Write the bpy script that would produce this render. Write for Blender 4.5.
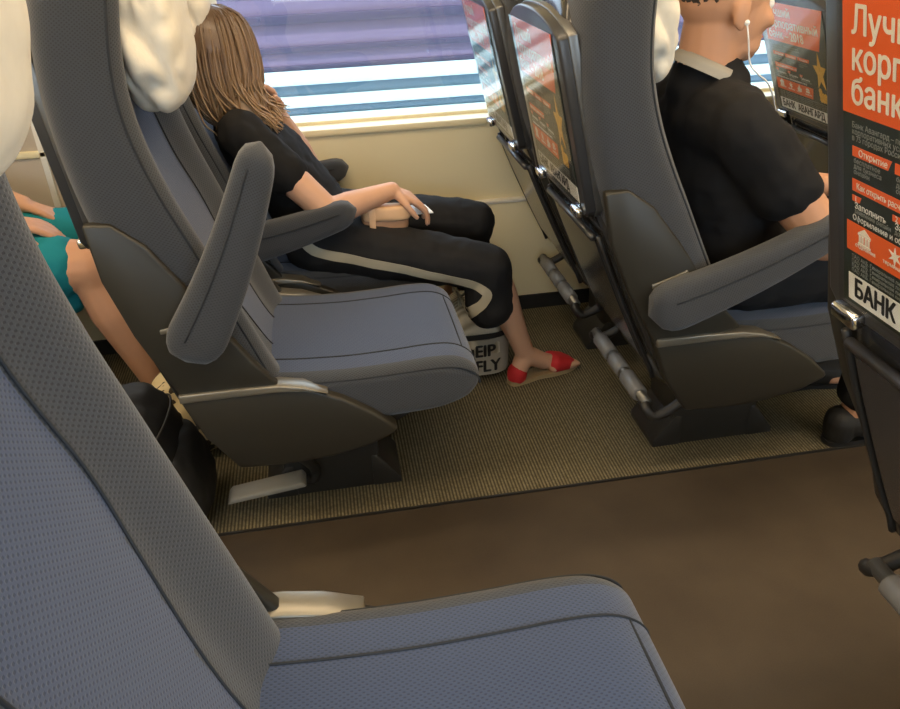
import bpy, bmesh, math, random
from mathutils import Vector, Matrix, noise, bvhtree
random.seed(7)
for o in list(bpy.data.objects): bpy.data.objects.remove(o)
S = bpy.context.scene
C = S.collection
# ------------------------------------------------------------------ camera
def set_camera(h=1.317, yaw=8.577, pitch=29.871, roll=2.272, fpx=781.2):
    ya, pi_, ro = map(math.radians, (yaw, pitch, roll))
    fw = Vector((math.sin(ya)*math.cos(pi_), math.cos(ya)*math.cos(pi_), -math.sin(pi_)))
    rt = Vector((math.cos(ya), -math.sin(ya), 0)); up = rt.cross(fw)
    R = rt*math.cos(ro) - up*math.sin(ro); U = rt*math.sin(ro) + up*math.cos(ro)
    cd = bpy.data.cameras.new('camera'); cd.sensor_width = 36; cd.lens = fpx/900*36; cd.clip_start = .02
    co = bpy.data.objects.new('camera', cd); C.objects.link(co)
    m = Matrix((R, U, -fw)).transposed().to_4x4(); m.translation = (0, 0, h)
    co.matrix_world = m; S.camera = co
set_camera()
# ------------------------------------------------------------------ world, sun, exposure
w = bpy.data.worlds.new('sky'); S.world = w; w.use_nodes = True
bg = w.node_tree.nodes['Background']; bg.inputs[0].default_value = (.66, .83, 1.0, 1); bg.inputs[1].default_value = 3.6
sd = bpy.data.lights.new('sun', 'SUN'); sd.energy = 4.8; sd.angle = .03; sd.color = (1, .95, .86)
so = bpy.data.objects.new('sun', sd); C.objects.link(so)
so.rotation_euler = Vector((.25, .62, -1.25)).to_track_quat('-Z', 'Y').to_euler()
S.view_settings.view_transform = 'Standard'; S.view_settings.look = 'None'
S.view_settings.gamma = 1; S.view_settings.exposure = 0.48; S.view_settings.use_curve_mapping = False
LAMP_W = 27.0

# ------------------------------------------------------------------ materials
def nm(name):
    m = bpy.data.materials.new(name); m.use_nodes = True
    return m, m.node_tree.nodes, m.node_tree.links, m.node_tree.nodes['Principled BSDF']
def plain(name, col, rough=.5, metal=0, spec=.5, coat=0, var=.06, scale=30, bump=0, sheen=0):
    m, n, l, b = nm(name)
    b.inputs['Roughness'].default_value = rough; b.inputs['Metallic'].default_value = metal
    b.inputs['Specular IOR Level'].default_value = spec; b.inputs['Coat Weight'].default_value = coat
    b.inputs['Sheen Weight'].default_value = sheen
    tc = n.new('ShaderNodeTexCoord'); nz = n.new('ShaderNodeTexNoise'); nz.inputs['Scale'].default_value = scale; nz.inputs['Detail'].default_value = 3
    l.new(tc.outputs['Object'], nz.inputs['Vector'])
    mx = n.new('ShaderNodeMix'); mx.data_type = 'RGBA'
    mx.inputs[6].default_value = (*[c*(1-var) for c in col], 1); mx.inputs[7].default_value = (*[min(1, c*(1+var)) for c in col], 1)
    l.new(nz.outputs[0], mx.inputs[0]); l.new(mx.outputs[2], b.inputs['Base Color'])
    if bump:
        bp = n.new('ShaderNodeBump'); bp.inputs['Strength'].default_value = bump; bp.inputs['Distance'].default_value = .004
        l.new(nz.outputs[0], bp.inputs['Height']); l.new(bp.outputs[0], b.inputs['Normal'])
    return m
def fabric(name, col, dark, pitch=.0085, rib=False):
    # woven seat fabric: staggered dark dashes (or fine ribs) laid out in metres on the UVs
    m, n, l, b = nm(name); b.inputs['Roughness'].default_value = .9; b.inputs['Specular IOR Level'].default_value = .15
    b.inputs['Sheen Weight'].default_value = .25; b.inputs['Sheen Roughness'].default_value = .6
    uv = n.new('ShaderNodeUVMap'); sp = n.new('ShaderNodeSeparateXYZ'); l.new(uv.outputs[0], sp.inputs[0])
    def wave(sock, per):
        a = n.new('ShaderNodeMath'); a.operation = 'MULTIPLY'; a.inputs[1].default_value = 2*math.pi/per; l.new(sock, a.inputs[0])
        s = n.new('ShaderNodeMath'); s.operation = 'SINE'; l.new(a.outputs[0], s.inputs[0]); return s.outputs[0]
    if rib:
        f = wave(sp.outputs[0], pitch*.8); f2 = wave(sp.outputs[1], pitch*.55)
        mu = n.new('ShaderNodeMath'); mu.operation = 'MULTIPLY_ADD'; mu.inputs[1].default_value = .75; l.new(f, mu.inputs[0])
        k = n.new('ShaderNodeMath'); k.operation = 'MULTIPLY'; k.inputs[1].default_value = .4; l.new(f2, k.inputs[0]); l.new(k.outputs[0], mu.inputs[2])
    else:
        mu = n.new('ShaderNodeMath'); mu.operation = 'MULTIPLY'
        l.new(wave(sp.outputs[0], pitch*1.35), mu.inputs[0]); l.new(wave(sp.outputs[1], pitch*1.05), mu.inputs[1])
    mr = n.new('ShaderNodeMapRange'); mr.inputs[1].default_value = .15; mr.inputs[2].default_value = .6; l.new(mu.outputs[0], mr.inputs[0])
    nz = n.new('ShaderNodeTexNoise'); nz.inputs['Scale'].default_value = 900; l.new(uv.outputs[0], nz.inputs['Vector'])
    mx = n.new('ShaderNodeMix'); mx.data_type = 'RGBA'; mx.inputs[6].default_value = (*col, 1); mx.inputs[7].default_value = (*dark, 1)
    l.new(mr.outputs[0], mx.inputs[0])
    hs = n.new('ShaderNodeHueSaturation'); mv = n.new('ShaderNodeMapRange'); mv.inputs[3].default_value = .8; mv.inputs[4].default_value = 1.2
    l.new(nz.outputs[0], mv.inputs[0]); l.new(mv.outputs[0], hs.inputs['Value']); l.new(mx.outputs[2], hs.inputs['Color']); l.new(hs.outputs[0], b.inputs['Base Color'])
    bp = n.new('ShaderNodeBump'); bp.inputs['Strength'].default_value = .35; bp.inputs['Distance'].default_value = .0015; bp.invert = True
    l.new(mr.outputs[0], bp.inputs['Height']); l.new(bp.outputs[0], b.inputs['Normal'])
    return m
def glassy(name, tint=(1, 1, 1), rough=0.0, ior=1.5, dirt=0.0):
    m, n, l, b = nm(name); n.remove(b); out = n['Material Output']
    tr = n.new('ShaderNodeBsdfTransparent'); tr.inputs[0].default_value = (*tint, 1)
    gl = n.new('ShaderNodeBsdfGlossy'); gl.inputs['Roughness'].default_value = rough
    fr = n.new('ShaderNodeFresnel'); ge = n.new('ShaderNodeNewGeometry'); mi = n.new('ShaderNodeMix')   # same reflectance at both faces of the thin pane
    mi.inputs[2].default_value = ior; mi.inputs[3].default_value = 1/ior; l.new(ge.outputs['Backfacing'], mi.inputs[0]); l.new(mi.outputs[0], fr.inputs[0])
    mx = n.new('ShaderNodeMixShader'); l.new(fr.outputs[0], mx.inputs[0]); l.new(tr.outputs[0], mx.inputs[1]); l.new(gl.outputs[0], mx.inputs[2])
    l.new(mx.outputs[0], out.inputs[0]); return m
M = {}
M['fab'] = fabric('seat_fabric_greyblue', (.040, .045, .054), (.022, .025, .030), .0064)
M['panel'] = fabric('seat_fabric_daylit_blue', (.046, .066, .124), (.025, .038, .076), .0064)  # slightly bluer centre cloth, with blue window daylight put into its colour
M['seam'] = plain('seam_thread', (.02, .024, .03), .9)
M['cover'] = plain('headrest_linen', (.72, .67, .57), .9, spec=.2, bump=.25, scale=55)
M['shell'] = plain('olive_grey_plastic', (.027, .0245, .018), .42, var=.05)
M['strip'] = plain('satin_grey_trim', (.21, .195, .16), .3, metal=.5)
M['rear'] = plain('gloss_dark_plastic', (.035, .034, .033), .16, spec=.6)
M['dark'] = plain('matt_black_plastic', (.018, .017, .016), .5)
M['frame'] = plain('frame_graphite', (.05, .05, .052), .28, metal=.2)
M['chrome'] = plain('chrome', (.75, .76, .78), .12, metal=1)
M['steel'] = plain('dull_steel', (.17, .17, .165), .35, metal=.7)
M['grey'] = plain('grey_pad', (.17, .17, .17), .45)
M['plate'] = plain('pale_grey_plastic', (.25, .24, .21), .5)
M['base'] = plain('charcoal_metal', (.035, .034, .032), .38, metal=.3)
M['p_black'] = plain('print_dark_green', (.018, .026, .020), .6, scale=9, var=.35)
M['p_orange'] = plain('print_orange', (.84, .125, .022), .6, var=.04)
M['p_cream'] = plain('print_cream', (.88, .80, .66), .6)
M['p_grey'] = plain('print_grey', (.24, .25, .22), .6)
M['p_white'] = plain('print_white', (.85, .82, .74), .6)
M['p_ink'] = plain('print_ink', (.015, .015, .015), .6)
M['p_gold'] = plain('print_gold', (.78, .42, .05), .5, var=.3, scale=60)
M['clear'] = glassy('clear_cover', (.97, .97, .96), .08, 1.24)
M['glass'] = glassy('window_glass', (.93, .95, .97), .0, 1.5)
M['wall'] = plain('cream_wall_panel', (.86, .765, .50), .38, var=.03, scale=4)
M['pillar'] = plain('beige_pillar', (.56, .48, .38), .45, var=.03, scale=4)
M['white'] = plain('white_trim', (.85, .82, .74), .4)
M['black'] = plain('black_rubber', (.012, .012, .012), .6)
M['ceil'] = plain('ceiling_panel', (.72, .70, .66), .5)
M['skin'] = plain('skin', (.62, .36, .235), .5, spec=.3, var=.08, scale=12)
M['skin2'] = plain('skin_tanned', (.55, .29, .17), .5, spec=.3, var=.08, scale=12)
M['tee'] = plain('black_cotton', (.012, .012, .013), .85, spec=.2, bump=.3, scale=25)
M['trouser'] = plain('black_trouser', (.014, .014, .015), .8, spec=.25, bump=.3, scale=18)
M['stripe'] = plain('satin_stripe', (.46, .41, .30), .35, spec=.6)
M['teal'] = plain('teal_cotton', (.012, .21, .25), .8, spec=.2, bump=.3, scale=20)
M['red'] = plain('red_suede', (.52, .018, .022), .75)
M['sole'] = plain('jute_sole', (.34, .25, .13), .9, bump=.5, scale=200)
M['purse'] = plain('peach_leather', (.66, .42, .24), .45, var=.08)
M['purse_d'] = plain('peach_leather_edge', (.36, .20, .11), .5)
M['paper'] = plain('paper', (.80, .80, .78), .6)
M['eye'] = plain('eye_white', (.8, .8, .78), .3)
M['iris'] = plain('eye_iris', (.08, .05, .03), .2)
M['lip'] = plain('lips', (.48, .16, .13), .45)
M['brow'] = plain('dark_hair', (.03, .022, .016), .6)
M['wire'] = plain('white_wire', (.85, .84, .82), .4)
M['canvas'] = plain('black_nylon', (.012, .012, .012), .65, bump=.3, scale=40)

def carpet_mat():
    m, n, l, b = nm('ribbed_carpet'); b.inputs['Roughness'].default_value = .95; b.inputs['Specular IOR Level'].default_value = .1
    tc = n.new('ShaderNodeTexCoord'); wv = n.new('ShaderNodeTexWave'); wv.bands_direction = 'X'
    wv.inputs['Scale'].default_value = 36; wv.inputs['Distortion'].default_value = .6; wv.inputs['Detail'].default_value = 2; wv.inputs['Detail Scale'].default_value = 6
    nz = n.new('ShaderNodeTexNoise'); nz.inputs['Scale'].default_value = 140; nz.inputs['Detail'].default_value = 4
    l.new(tc.outputs['Object'], wv.inputs['Vector']); l.new(tc.outputs['Object'], nz.inputs['Vector'])
    mu = n.new('ShaderNodeMath'); mu.operation = 'MULTIPLY'; l.new(wv.outputs['Fac'], mu.inputs[0]); l.new(nz.outputs[0], mu.inputs[1])
    r = n.new('ShaderNodeValToRGB'); r.color_ramp.elements[0].color = (.060, .051, .033, 1); r.color_ramp.elements[1].color = (.23, .20, .125, 1)
    r.color_ramp.elements[1].position = .62
    l.new(mu.outputs[0], r.inputs[0]); l.new(r.outputs[0], b.inputs['Base Color'])
    bp = n.new('ShaderNodeBump'); bp.inputs['Strength'].default_value = .6; bp.inputs['Distance'].default_value = .004
    l.new(mu.outputs[0], bp.inputs['Height']); l.new(bp.outputs[0], b.inputs['Normal']); return m
def lino_mat():
    m, n, l, b = nm('brown_aisle_floor'); b.inputs['Roughness'].default_value = .62; b.inputs['Specular IOR Level'].default_value = .25
    tc = n.new('ShaderNodeTexCoord'); nz = n.new('ShaderNodeTexNoise'); nz.inputs['Scale'].default_value = 5; nz.inputs['Detail'].default_value = 6
    n2 = n.new('ShaderNodeTexNoise'); n2.inputs['Scale'].default_value = 320; n2.inputs['Detail'].default_value = 2
    l.new(tc.outputs['Object'], nz.inputs['Vector']); l.new(tc.outputs['Object'], n2.inputs['Vector'])
    ad = n.new('ShaderNodeMath'); ad.operation = 'MULTIPLY_ADD'; ad.inputs[1].default_value = .35; l.new(n2.outputs[0], ad.inputs[0]); l.new(nz.outputs[0], ad.inputs[2])
    r = n.new('ShaderNodeValToRGB'); r.color_ramp.elements[0].position = .45; r.color_ramp.elements[1].position = .9
    r.color_ramp.elements[0].color = (.042, .031, .021, 1); r.color_ramp.elements[1].color = (.061, .046, .031, 1)
    l.new(ad.outputs[0], r.inputs[0]); l.new(r.outputs[0], b.inputs['Base Color']); return m
def hair_mat():
    # brown roots growing out into blond lengths, with strand variation
    m, n, l, b = nm('ombre_hair'); b.inputs['Roughness'].default_value = .38; b.inputs['Specular IOR Level'].default_value = .5
    uv = n.new('ShaderNodeUVMap'); sp = n.new('ShaderNodeSeparateXYZ'); l.new(uv.outputs[0], sp.inputs[0])
    r = n.new('ShaderNodeValToRGB'); e = r.color_ramp.elements
    e[0].color = (.085, .05, .03, 1); e[1].color = (.46, .30, .165, 1); e[0].position = .15; e[1].position = .95
    nz = n.new('ShaderNodeTexNoise'); nz.inputs['Scale'].default_value = 1; nz.noise_dimensions = '1D'
    mw = n.new('ShaderNodeMath'); mw.operation = 'MULTIPLY'; mw.inputs[1].default_value = 53.7; l.new(sp.outputs[0], mw.inputs[0]); l.new(mw.outputs[0], nz.inputs['W'])
    a = n.new('ShaderNodeMath'); a.operation = 'MULTIPLY_ADD'; a.inputs[1].default_value = .9; l.new(nz.outputs[0], a.inputs[0])
    s2 = n.new('ShaderNodeMath'); s2.operation = 'SUBTRACT'; s2.inputs[1].default_value = .45; l.new(sp.outputs[1], s2.inputs[0]); l.new(s2.outputs[0], a.inputs[2])
    l.new(a.outputs[0], r.inputs[0]); l.new(r.outputs[0], b.inputs['Base Color']); return m
def weave_mat():
    m, n, l, b = nm('striped_tote_cloth'); b.inputs['Roughness'].default_value = .9
    tc = n.new('ShaderNodeTexCoord'); wv = n.new('ShaderNodeTexWave'); wv.bands_direction = 'Y'; wv.inputs['Scale'].default_value = 28; wv.inputs['Distortion'].default_value = .4
    l.new(tc.outputs['Object'], wv.inputs['Vector'])
    r = n.new('ShaderNodeValToRGB'); r.color_ramp.elements[0].color = (.30, .26, .18, 1); r.color_ramp.elements[1].color = (.62, .56, .43, 1)
    l.new(wv.outputs['Fac'], r.inputs[0]); l.new(r.outputs[0], b.inputs['Base Color']); return m
def pattern_mat():
    m, n, l, b = nm('beige_patterned_cloth'); b.inputs['Roughness'].default_value = .7
    tc = n.new('ShaderNodeTexCoord'); vo = n.new('ShaderNodeTexNoise'); vo.inputs['Scale'].default_value = 38; vo.inputs['Detail'].default_value = 1
    l.new(tc.outputs['Object'], vo.inputs['Vector'])
    r = n.new('ShaderNodeValToRGB'); r.color_ramp.interpolation = 'CONSTANT'
    r.color_ramp.elements[0].color = (.04, .03, .02, 1); r.color_ramp.elements[1].color = (.70, .58, .34, 1); r.color_ramp.elements[1].position = .44
    l.new(vo.outputs[0], r.inputs[0]); l.new(r.outputs[0], b.inputs['Base Color']); return m
M['carpet'] = carpet_mat(); M['lino'] = lino_mat(); M['hair'] = hair_mat(); M['weave'] = weave_mat(); M['pattern'] = pattern_mat()

# ------------------------------------------------------------------ helpers
def link(name, data, parent=None):
    o = bpy.data.objects.new(name, data); C.objects.link(o)
    if parent: o.parent = parent
    return o
def tag(o, label, cat, group=None):
    o['label'] = label; o['category'] = cat
    if group: o['group'] = group
    return o
def struct(o): o['kind'] = 'structure'; return o
def to_mesh(name, bm, mats, smooth=True, angle=None):
    me = bpy.data.meshes.new(name); bm.normal_update(); bm.to_mesh(me); bm.free()
    for m in (mats if isinstance(mats, (list, tuple)) else [mats]): me.materials.append(m)
    if smooth:
        me.polygons.foreach_set('use_smooth', [True]*len(me.polygons))
        if angle: me.set_sharp_from_angle(angle=math.radians(angle))
    return me
def catmull(pts, k=6, closed=False):
    pts = [Vector(p) for p in pts]; n = len(pts); out = []
    for i in range(n if closed else n-1):
        if closed: a, b, c, d = pts[i-1], pts[i], pts[(i+1) % n], pts[(i+2) % n]
        else: a, b, c, d = pts[max(i-1, 0)], pts[i], pts[i+1], pts[min(i+2, n-1)]
        for j in range(k):
            t = j/k
            out.append(.5*((2*b)+(c-a)*t+(2*a-5*b+4*c-d)*t*t+(3*b-a-3*c+d)*t**3))
    if not closed: out.append(pts[-1])
    return out
def loft(rings, mat_of=None):
    # closed rings -> bmesh with metre UVs (u round the ring, v along) and end caps
    bm = bmesh.new(); uvl = bm.loops.layers.uv.new('UVMap')
    vs = [[bm.verts.new(p) for p in r] for r in rings]; n = len(rings[0])
    us = []; 
    for r in rings:
        a = [0]
        for i in range(n): a.append(a[-1]+(Vector(r[(i+1) % n])-Vector(r[i])).length)
        us.append(a)
    mid = us[len(us)//2]; v = 0
    for k in range(len(rings)-1):
        dv = sum((Vector(rings[k+1][i])-Vector(rings[k][i])).length for i in range(n))/n
        for i in range(n):
            j = (i+1) % n
            try: f = bm.faces.new((vs[k][i], vs[k][j], vs[k+1][j], vs[k+1][i]))
            except ValueError: continue
            for lp, (uu, vv) in zip(f.loops, ((mid[i], v), (mid[i+1], v), (mid[i+1], v+dv), (mid[i], v+dv))): lp[uvl].uv = (uu, vv)
            if mat_of: f.material_index = mat_of(f.calc_center_median(), f)
        v += dv
    for r in (vs[0][::-1], vs[-1]):
        f = bm.faces.new(r)
        for lp in f.loops: lp[uvl].uv = (lp.vert.co.x+lp.vert.co.y, lp.vert.co.z)
    bmesh.ops.recalc_face_normals(bm, faces=bm.faces); return bm
def add_tube(bm, pts, r, n=8, caps=True, flat=None, uvseed=None):
    pts = [Vector(p) for p in pts]; rr = r if isinstance(r, (list, tuple)) else [r]*len(pts)
    uvl = bm.loops.layers.uv.verify() if uvseed is not None else None
    ring = []; ref = None
    for i, p in enumerate(pts):
        t = (pts[min(i+1, len(pts)-1)]-pts[max(i-1, 0)]).normalized()
        if ref is None: ref = t.orthogonal().normalized()
        a = (ref-t*ref.dot(t)).normalized(); b = t.cross(a); ref = a
        ring.append([bm.verts.new(p+(a*math.cos(q)+b*math.sin(q))*rr[i]) for q in [2*math.pi*k/n for k in range(n)]])
    for k in range(len(ring)-1):
        for i in range(n):
            f = bm.faces.new((ring[k][i], ring[k][(i+1) % n], ring[k+1][(i+1) % n], ring[k+1][i]))
            if uvl:
                a, b = k/(len(ring)-1), (k+1)/(len(ring)-1)
                for lp, vv in zip(f.loops, (a, a, b, b)): lp[uvl].uv = (uvseed, vv)
    if caps: bm.faces.new(ring[0][::-1]); bm.faces.new(ring[-1])
def tube(name, pts, r, mat, parent=None, n=8):
    bm = bmesh.new(); add_tube(bm, pts, r, n); return link(name, to_mesh(name, bm, mat), parent)
def add_box(bm, a, b, bev=0, seg=2, rot=None):
    a, b = Vector(a), Vector(b); m = Matrix.Translation((a+b)/2)
    if rot: m = m @ rot
    g = bmesh.ops.create_cube(bm, size=1, matrix=m @ Matrix.Diagonal((*(b-a), 1)))
    if bev:
        es = list({e for v in g['verts'] for e in v.link_edges})
        bmesh.ops.bevel(bm, geom=es, offset=bev, segments=seg, profile=.5, affect='EDGES')
def box(name, a, b, mat, parent=None, bev=.004, seg=2):
    bm = bmesh.new(); add_box(bm, a, b, bev, seg); return link(name, to_mesh(name, bm, mat, angle=40), parent)
def prism_bm(poly, y0, y1, bev=.004, axis='y'):
    # polygon in (x,z) extruded along y
    bm = bmesh.new(); lo = [bm.verts.new((p[0], y0, p[1])) for p in poly]; hi = [bm.verts.new((p[0], y1, p[1])) for p in poly]
    n = len(poly); bm.faces.new(lo); bm.faces.new(hi[::-1])
    for i in range(n): bm.faces.new((lo[i], hi[i], hi[(i+1) % n], lo[(i+1) % n]))
    bmesh.ops.recalc_face_normals(bm, faces=bm.faces)
    if bev: bmesh.ops.bevel(bm, geom=[e for e in bm.edges if e.calc_face_angle(0) > .5], offset=bev, segments=2, profile=.5, affect='EDGES')
    return bm
SPH = {}
def ellipsoid(bm, c, r, rot=None, seg=18):
    if seg not in SPH:
        nv = seg//2+2; vs = [(0, 0, 1)]+[(math.sin(math.pi*a/nv)*math.cos(2*math.pi*k/seg), math.sin(math.pi*a/nv)*math.sin(2*math.pi*k/seg), math.cos(math.pi*a/nv)) for a in range(1, nv) for k in range(seg)]+[(0, 0, -1)]
        fs = [(0, 1+k, 1+(k+1) % seg) for k in range(seg)]
        for a in range(nv-2):
            for k in range(seg): fs.append((1+a*seg+k, 1+(a+1)*seg+k, 1+(a+1)*seg+(k+1) % seg, 1+a*seg+(k+1) % seg))
        b = 1+(nv-2)*seg; fs += [(len(vs)-1, b+(k+1) % seg, b+k) for k in range(seg)]
        SPH[seg] = ([Vector(v) for v in vs], fs)
    vs, fs = SPH[seg]; m = Matrix.Diagonal(Vector(r)); c = Vector(c)
    if rot is not None: m = rot.to_3x3() @ m
    bv = [bm.verts.new(m @ v+c) for v in vs]
    return [bm.faces.new([bv[k] for k in f]) for f in fs]
def limb(bm, pts, n=14):
    # tapered capsule chain: pts = (x,y,z,r)
    P = [Vector(p[:3]) for p in pts]; R = [p[3] for p in pts]
    for a, b, ra, rb in zip(P, P[1:], R, R[1:]):
        if (b-a).length > 1e-5: add_tube(bm, [a, a.lerp(b, .5), b], [ra, (ra+rb)/2, rb], n)
    for p, r in zip(P, R): ellipsoid(bm, p, (r, r, r), seg=14)
def remesh(name, bm, mats, voxel=.007, smooth=4, disp=None, parent=None):
    # fuse overlapping volumes into ONE continuous surface
    me = bpy.data.meshes.new(name+'_raw'); bm.to_mesh(me); bm.free()
    t = bpy.data.objects.new(name+'_raw', me); C.objects.link(t)
    r = t.modifiers.new('r', 'REMESH'); r.mode = 'VOXEL'; r.voxel_size = voxel
    if smooth: s = t.modifiers.new('s', 'SMOOTH'); s.iterations = smooth; s.factor = .5
    dg = bpy.context.evaluated_depsgraph_get(); dg.update()
    out = bpy.data.meshes.new_from_object(t.evaluated_get(dg)); out.name = name
    bpy.data.objects.remove(t); bpy.data.meshes.remove(me)
    if disp:
        nrm = [v.vector.copy() for v in out.vertex_normals]; cos = [v.co.copy() for v in out.vertices]; flatco = []
        for c, n in zip(cos, nrm): flatco.extend(c+n*disp(c))
        out.vertices.foreach_set('co', flatco); out.update()
    out.materials.clear()
    for m in (mats if isinstance(mats, (list, tuple)) else [mats]): out.materials.append(m)
    out.polygons.foreach_set('use_smooth', [True]*len(out.polygons))
    return link(name, out, parent)
def interp(tab, z):
    if z <= tab[0][0]: return tab[0][1:]
    for a, b in zip(tab, tab[1:]):
        if z <= b[0]:
            i = tab.index(a); p0 = tab[max(i-1, 0)]; p3 = tab[min(i+2, len(tab)-1)]; h = b[0]-a[0]; t = (z-a[0])/h; out = []
            for k in range(1, len(a)):   # cubic Hermite with finite-difference slopes
                m0 = (b[k]-p0[k])/(b[0]-p0[0]) if p0 is not a else (b[k]-a[k])/h
                m1 = (p3[k]-a[k])/(p3[0]-a[0]) if p3 is not b else (b[k]-a[k])/h
                out.append((2*t**3-3*t*t+1)*a[k]+(t**3-2*t*t+t)*h*m0+(3*t*t-2*t**3)*b[k]+(t**3-t*t)*h*m1)
            return tuple(out)
    return tab[-1][1:]
FONTMESH = {}
def raw_text(body):
    cu = bpy.data.curves.new('txt', 'FONT'); cu.body = body; cu.size = 1; cu.resolution_u = 3; cu.extrude = .006
    t = bpy.data.objects.new('txt', cu); C.objects.link(t)
    dg = bpy.context.evaluated_depsgraph_get(); dg.update()
    me = bpy.data.meshes.new_from_object(t.evaluated_get(dg)); bpy.data.objects.remove(t); return me
def text_mesh(s, size, mat, bold=0.0, sx=1.0):
    key = (s, size, mat.name, bold, sx)
    if key not in FONTMESH:
        # the font's small Cyrillic en fills badly: set the line with a pe of equal width and build the en from three bars
        me = raw_text(s.replace('\u043d', '\u043f')); me.name = 'lettering'
        if '\u043d' in s:
            b2 = bmesh.new(); b2.from_mesh(me)
            for i, ch in enumerate(s):
                if ch != '\u043d': continue
                pm_ = raw_text(s[:i+1].replace('\u043d', '\u043f')); x1 = max(v.co.x for v in pm_.vertices); x0 = x1-.43; bpy.data.meshes.remove(pm_)
                bmesh.ops.delete(b2, geom=[v for v in b2.verts if x0-.02 < v.co.x < x1+.02], context='VERTS')
                for a, b in (((x0, 0), (x0+.088, .54)), ((x1-.088, 0), (x1, .54)), ((x0+.088, .232), (x1-.088, .305))): add_box(b2, (*a, -.006), (*b, .006))
            b2.to_mesh(me); b2.free()
        me.materials.clear(); me.materials.append(mat)
        me.transform(Matrix.Diagonal((size*sx, size, .00015/.006, 1)))
        if bold:
            b2 = bmesh.new()
            for k, (dx, dy) in enumerate(((-1, 0), (1, 0), (0, -.7), (0, .7))):
                c2 = me.copy(); c2.transform(Matrix.Translation((dx*bold, dy*bold, k*.00004))); b2.from_mesh(c2); bpy.data.meshes.remove(c2)
            b2.to_mesh(me); b2.free()
        FONTMESH[key] = me
    return FONTMESH[key]

# ------------------------------------------------------------------ structure: the carriage
WY = 2.562      # far wall face
def bx(name, a, b, mat, kids=None, bev=.0): return struct(box(name, a, b, M[mat], kids, bev))
bx('floor', (-2.6, .70, -.06), (3.6, 1.52, 0), 'lino')
bx('floor_carpet', (-2.6, 1.52, -.06), (3.6, WY+.1, .004), 'carpet')
bx('floor_platform', (-2.6, -.5, -.06), (3.6, .70, .10), 'carpet')
bx('trim_1', (-2.6, 1.516, -.02), (3.6, 1.522, .0055), 'dark')
bx('ceiling', (-2.6, -.6, 2.12), (3.6, WY+.2, 2.18), 'ceil')
bx('wall_end_rear', (-2.66, -.6, -.06), (-2.6, WY+.2, 2.18), 'wall')
bx('wall_end_front', (3.6, -.6, -.06), (3.66, WY+.2, 2.18), 'wall')
# far wall: lower duct, panel, sill, upper wall, pillars
wl = bx('wall_far', (-2.6, WY, .40), (3.6, WY+.16, .70), 'wall', bev=.0)
d = box('duct_panel', (-2.6, WY-.022, .055), (3.6, WY+.14, .428), M['wall'], wl, .006)
box('ledge', (-2.6, WY-.026, .419), (3.6, WY+.002, .431), M['white'], wl, .003)
box('sill', (-2.6, WY-.012, .690), (3.6, WY+.17, .712), M['wall'], wl, .005)
box('upper_panel', (-2.6, WY, 1.47), (3.6, WY+.16, 2.15), M['wall'], wl, 0)
bx('baseboard_far', (-2.6, WY-.03, 0), (3.6, WY+.12, .058), 'black')
PIL = [(-2.6, -2.35), (-1.25, -.72), (.74, .98), (2.45, 2.7), (3.5, 3.6)]
for a, b in PIL:
    p = box('pillar', (a, WY-.004, .70), (b, WY+.15, 1.48), M['pillar'], wl, .012)
box('pillar_trim', (-.858, WY-.012, .43), (-.838, WY, 1.48), M['white'], wl, .003)
box('pillar_lower', (-1.25, WY-.004, .43), (-.72, WY+.01, .695), M['pillar'], wl, .0)
for i, ((a0, a), (b, b1)) in enumerate(zip(PIL, PIL[1:])):
    fr = bmesh.new()
    for s in (((a, WY+.06, .705), (a+.02, WY+.10, 1.475)), ((b-.02, WY+.06, .705), (b, WY+.10, 1.475)), ((a, WY+.06, .705), (b, WY+.10, .722)), ((a, WY+.06, 1.455), (b, WY+.10, 1.475))): add_box(fr, *s)
    wf = struct(link('window_%d' % (i+1), to_mesh('window_frame', fr, M['wall'], False)))
    box('pane', (a+.01, WY+.076, .715), (b-.01, WY+.082, 1.465), M['glass'], wf, 0)
# near wall behind the camera, with its own windows
wn = bx('wall_near', (-2.6, -.60, .1), (3.6, -.46, .80), 'wall')
box('upper_panel', (-2.6, -.60, 1.52), (3.6, -.46, 2.15), M['wall'], wn, 0)
for a, b in [(-2.6, -2.3), (-.95, -.75), (.95, 1.15), (2.6, 2.8), (3.5, 3.6)]: box('pillar', (a, -.6, .8), (b, -.46, 1.53), M['pillar'], wn, .01)
# ceiling lamps (two warm strip lights over the aisle edges)
em, n_, l_, b_ = nm('lamp_diffuser'); b_.inputs['Base Color'].default_value = (.9, .85, .75, 1)
b_.inputs['Emission Color'].default_value = (1, .82, .58, 1); b_.inputs['Emission Strength'].default_value = 2.0
for k, (y, nmz) in enumerate(((.72, 'near'), (1.62, 'far'))):
    e = link('ceiling_lamp', None); e.location = (.4, y, 2.12)
    tag(e, 'long warm ceiling strip light above the %s side of the aisle' % nmz, 'ceiling lamp', 'ceiling strip lights')
    box('housing', (-2.6, -.09, -.03), (2.6, .09, 0), M['white'], e, .006)
    box('diffuser', (-2.58, -.07, -.045), (2.58, .07, -.028), em, e, .006)
    ld = bpy.data.lights.new('strip', 'AREA'); ld.shape = 'RECTANGLE'; ld.size = 5.1; ld.size_y = .14; ld.energy = LAMP_W; ld.color = (1, .74, .45)
    lo = link('lamp_glow', ld, e); lo.location = (0, 0, -.05)

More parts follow.
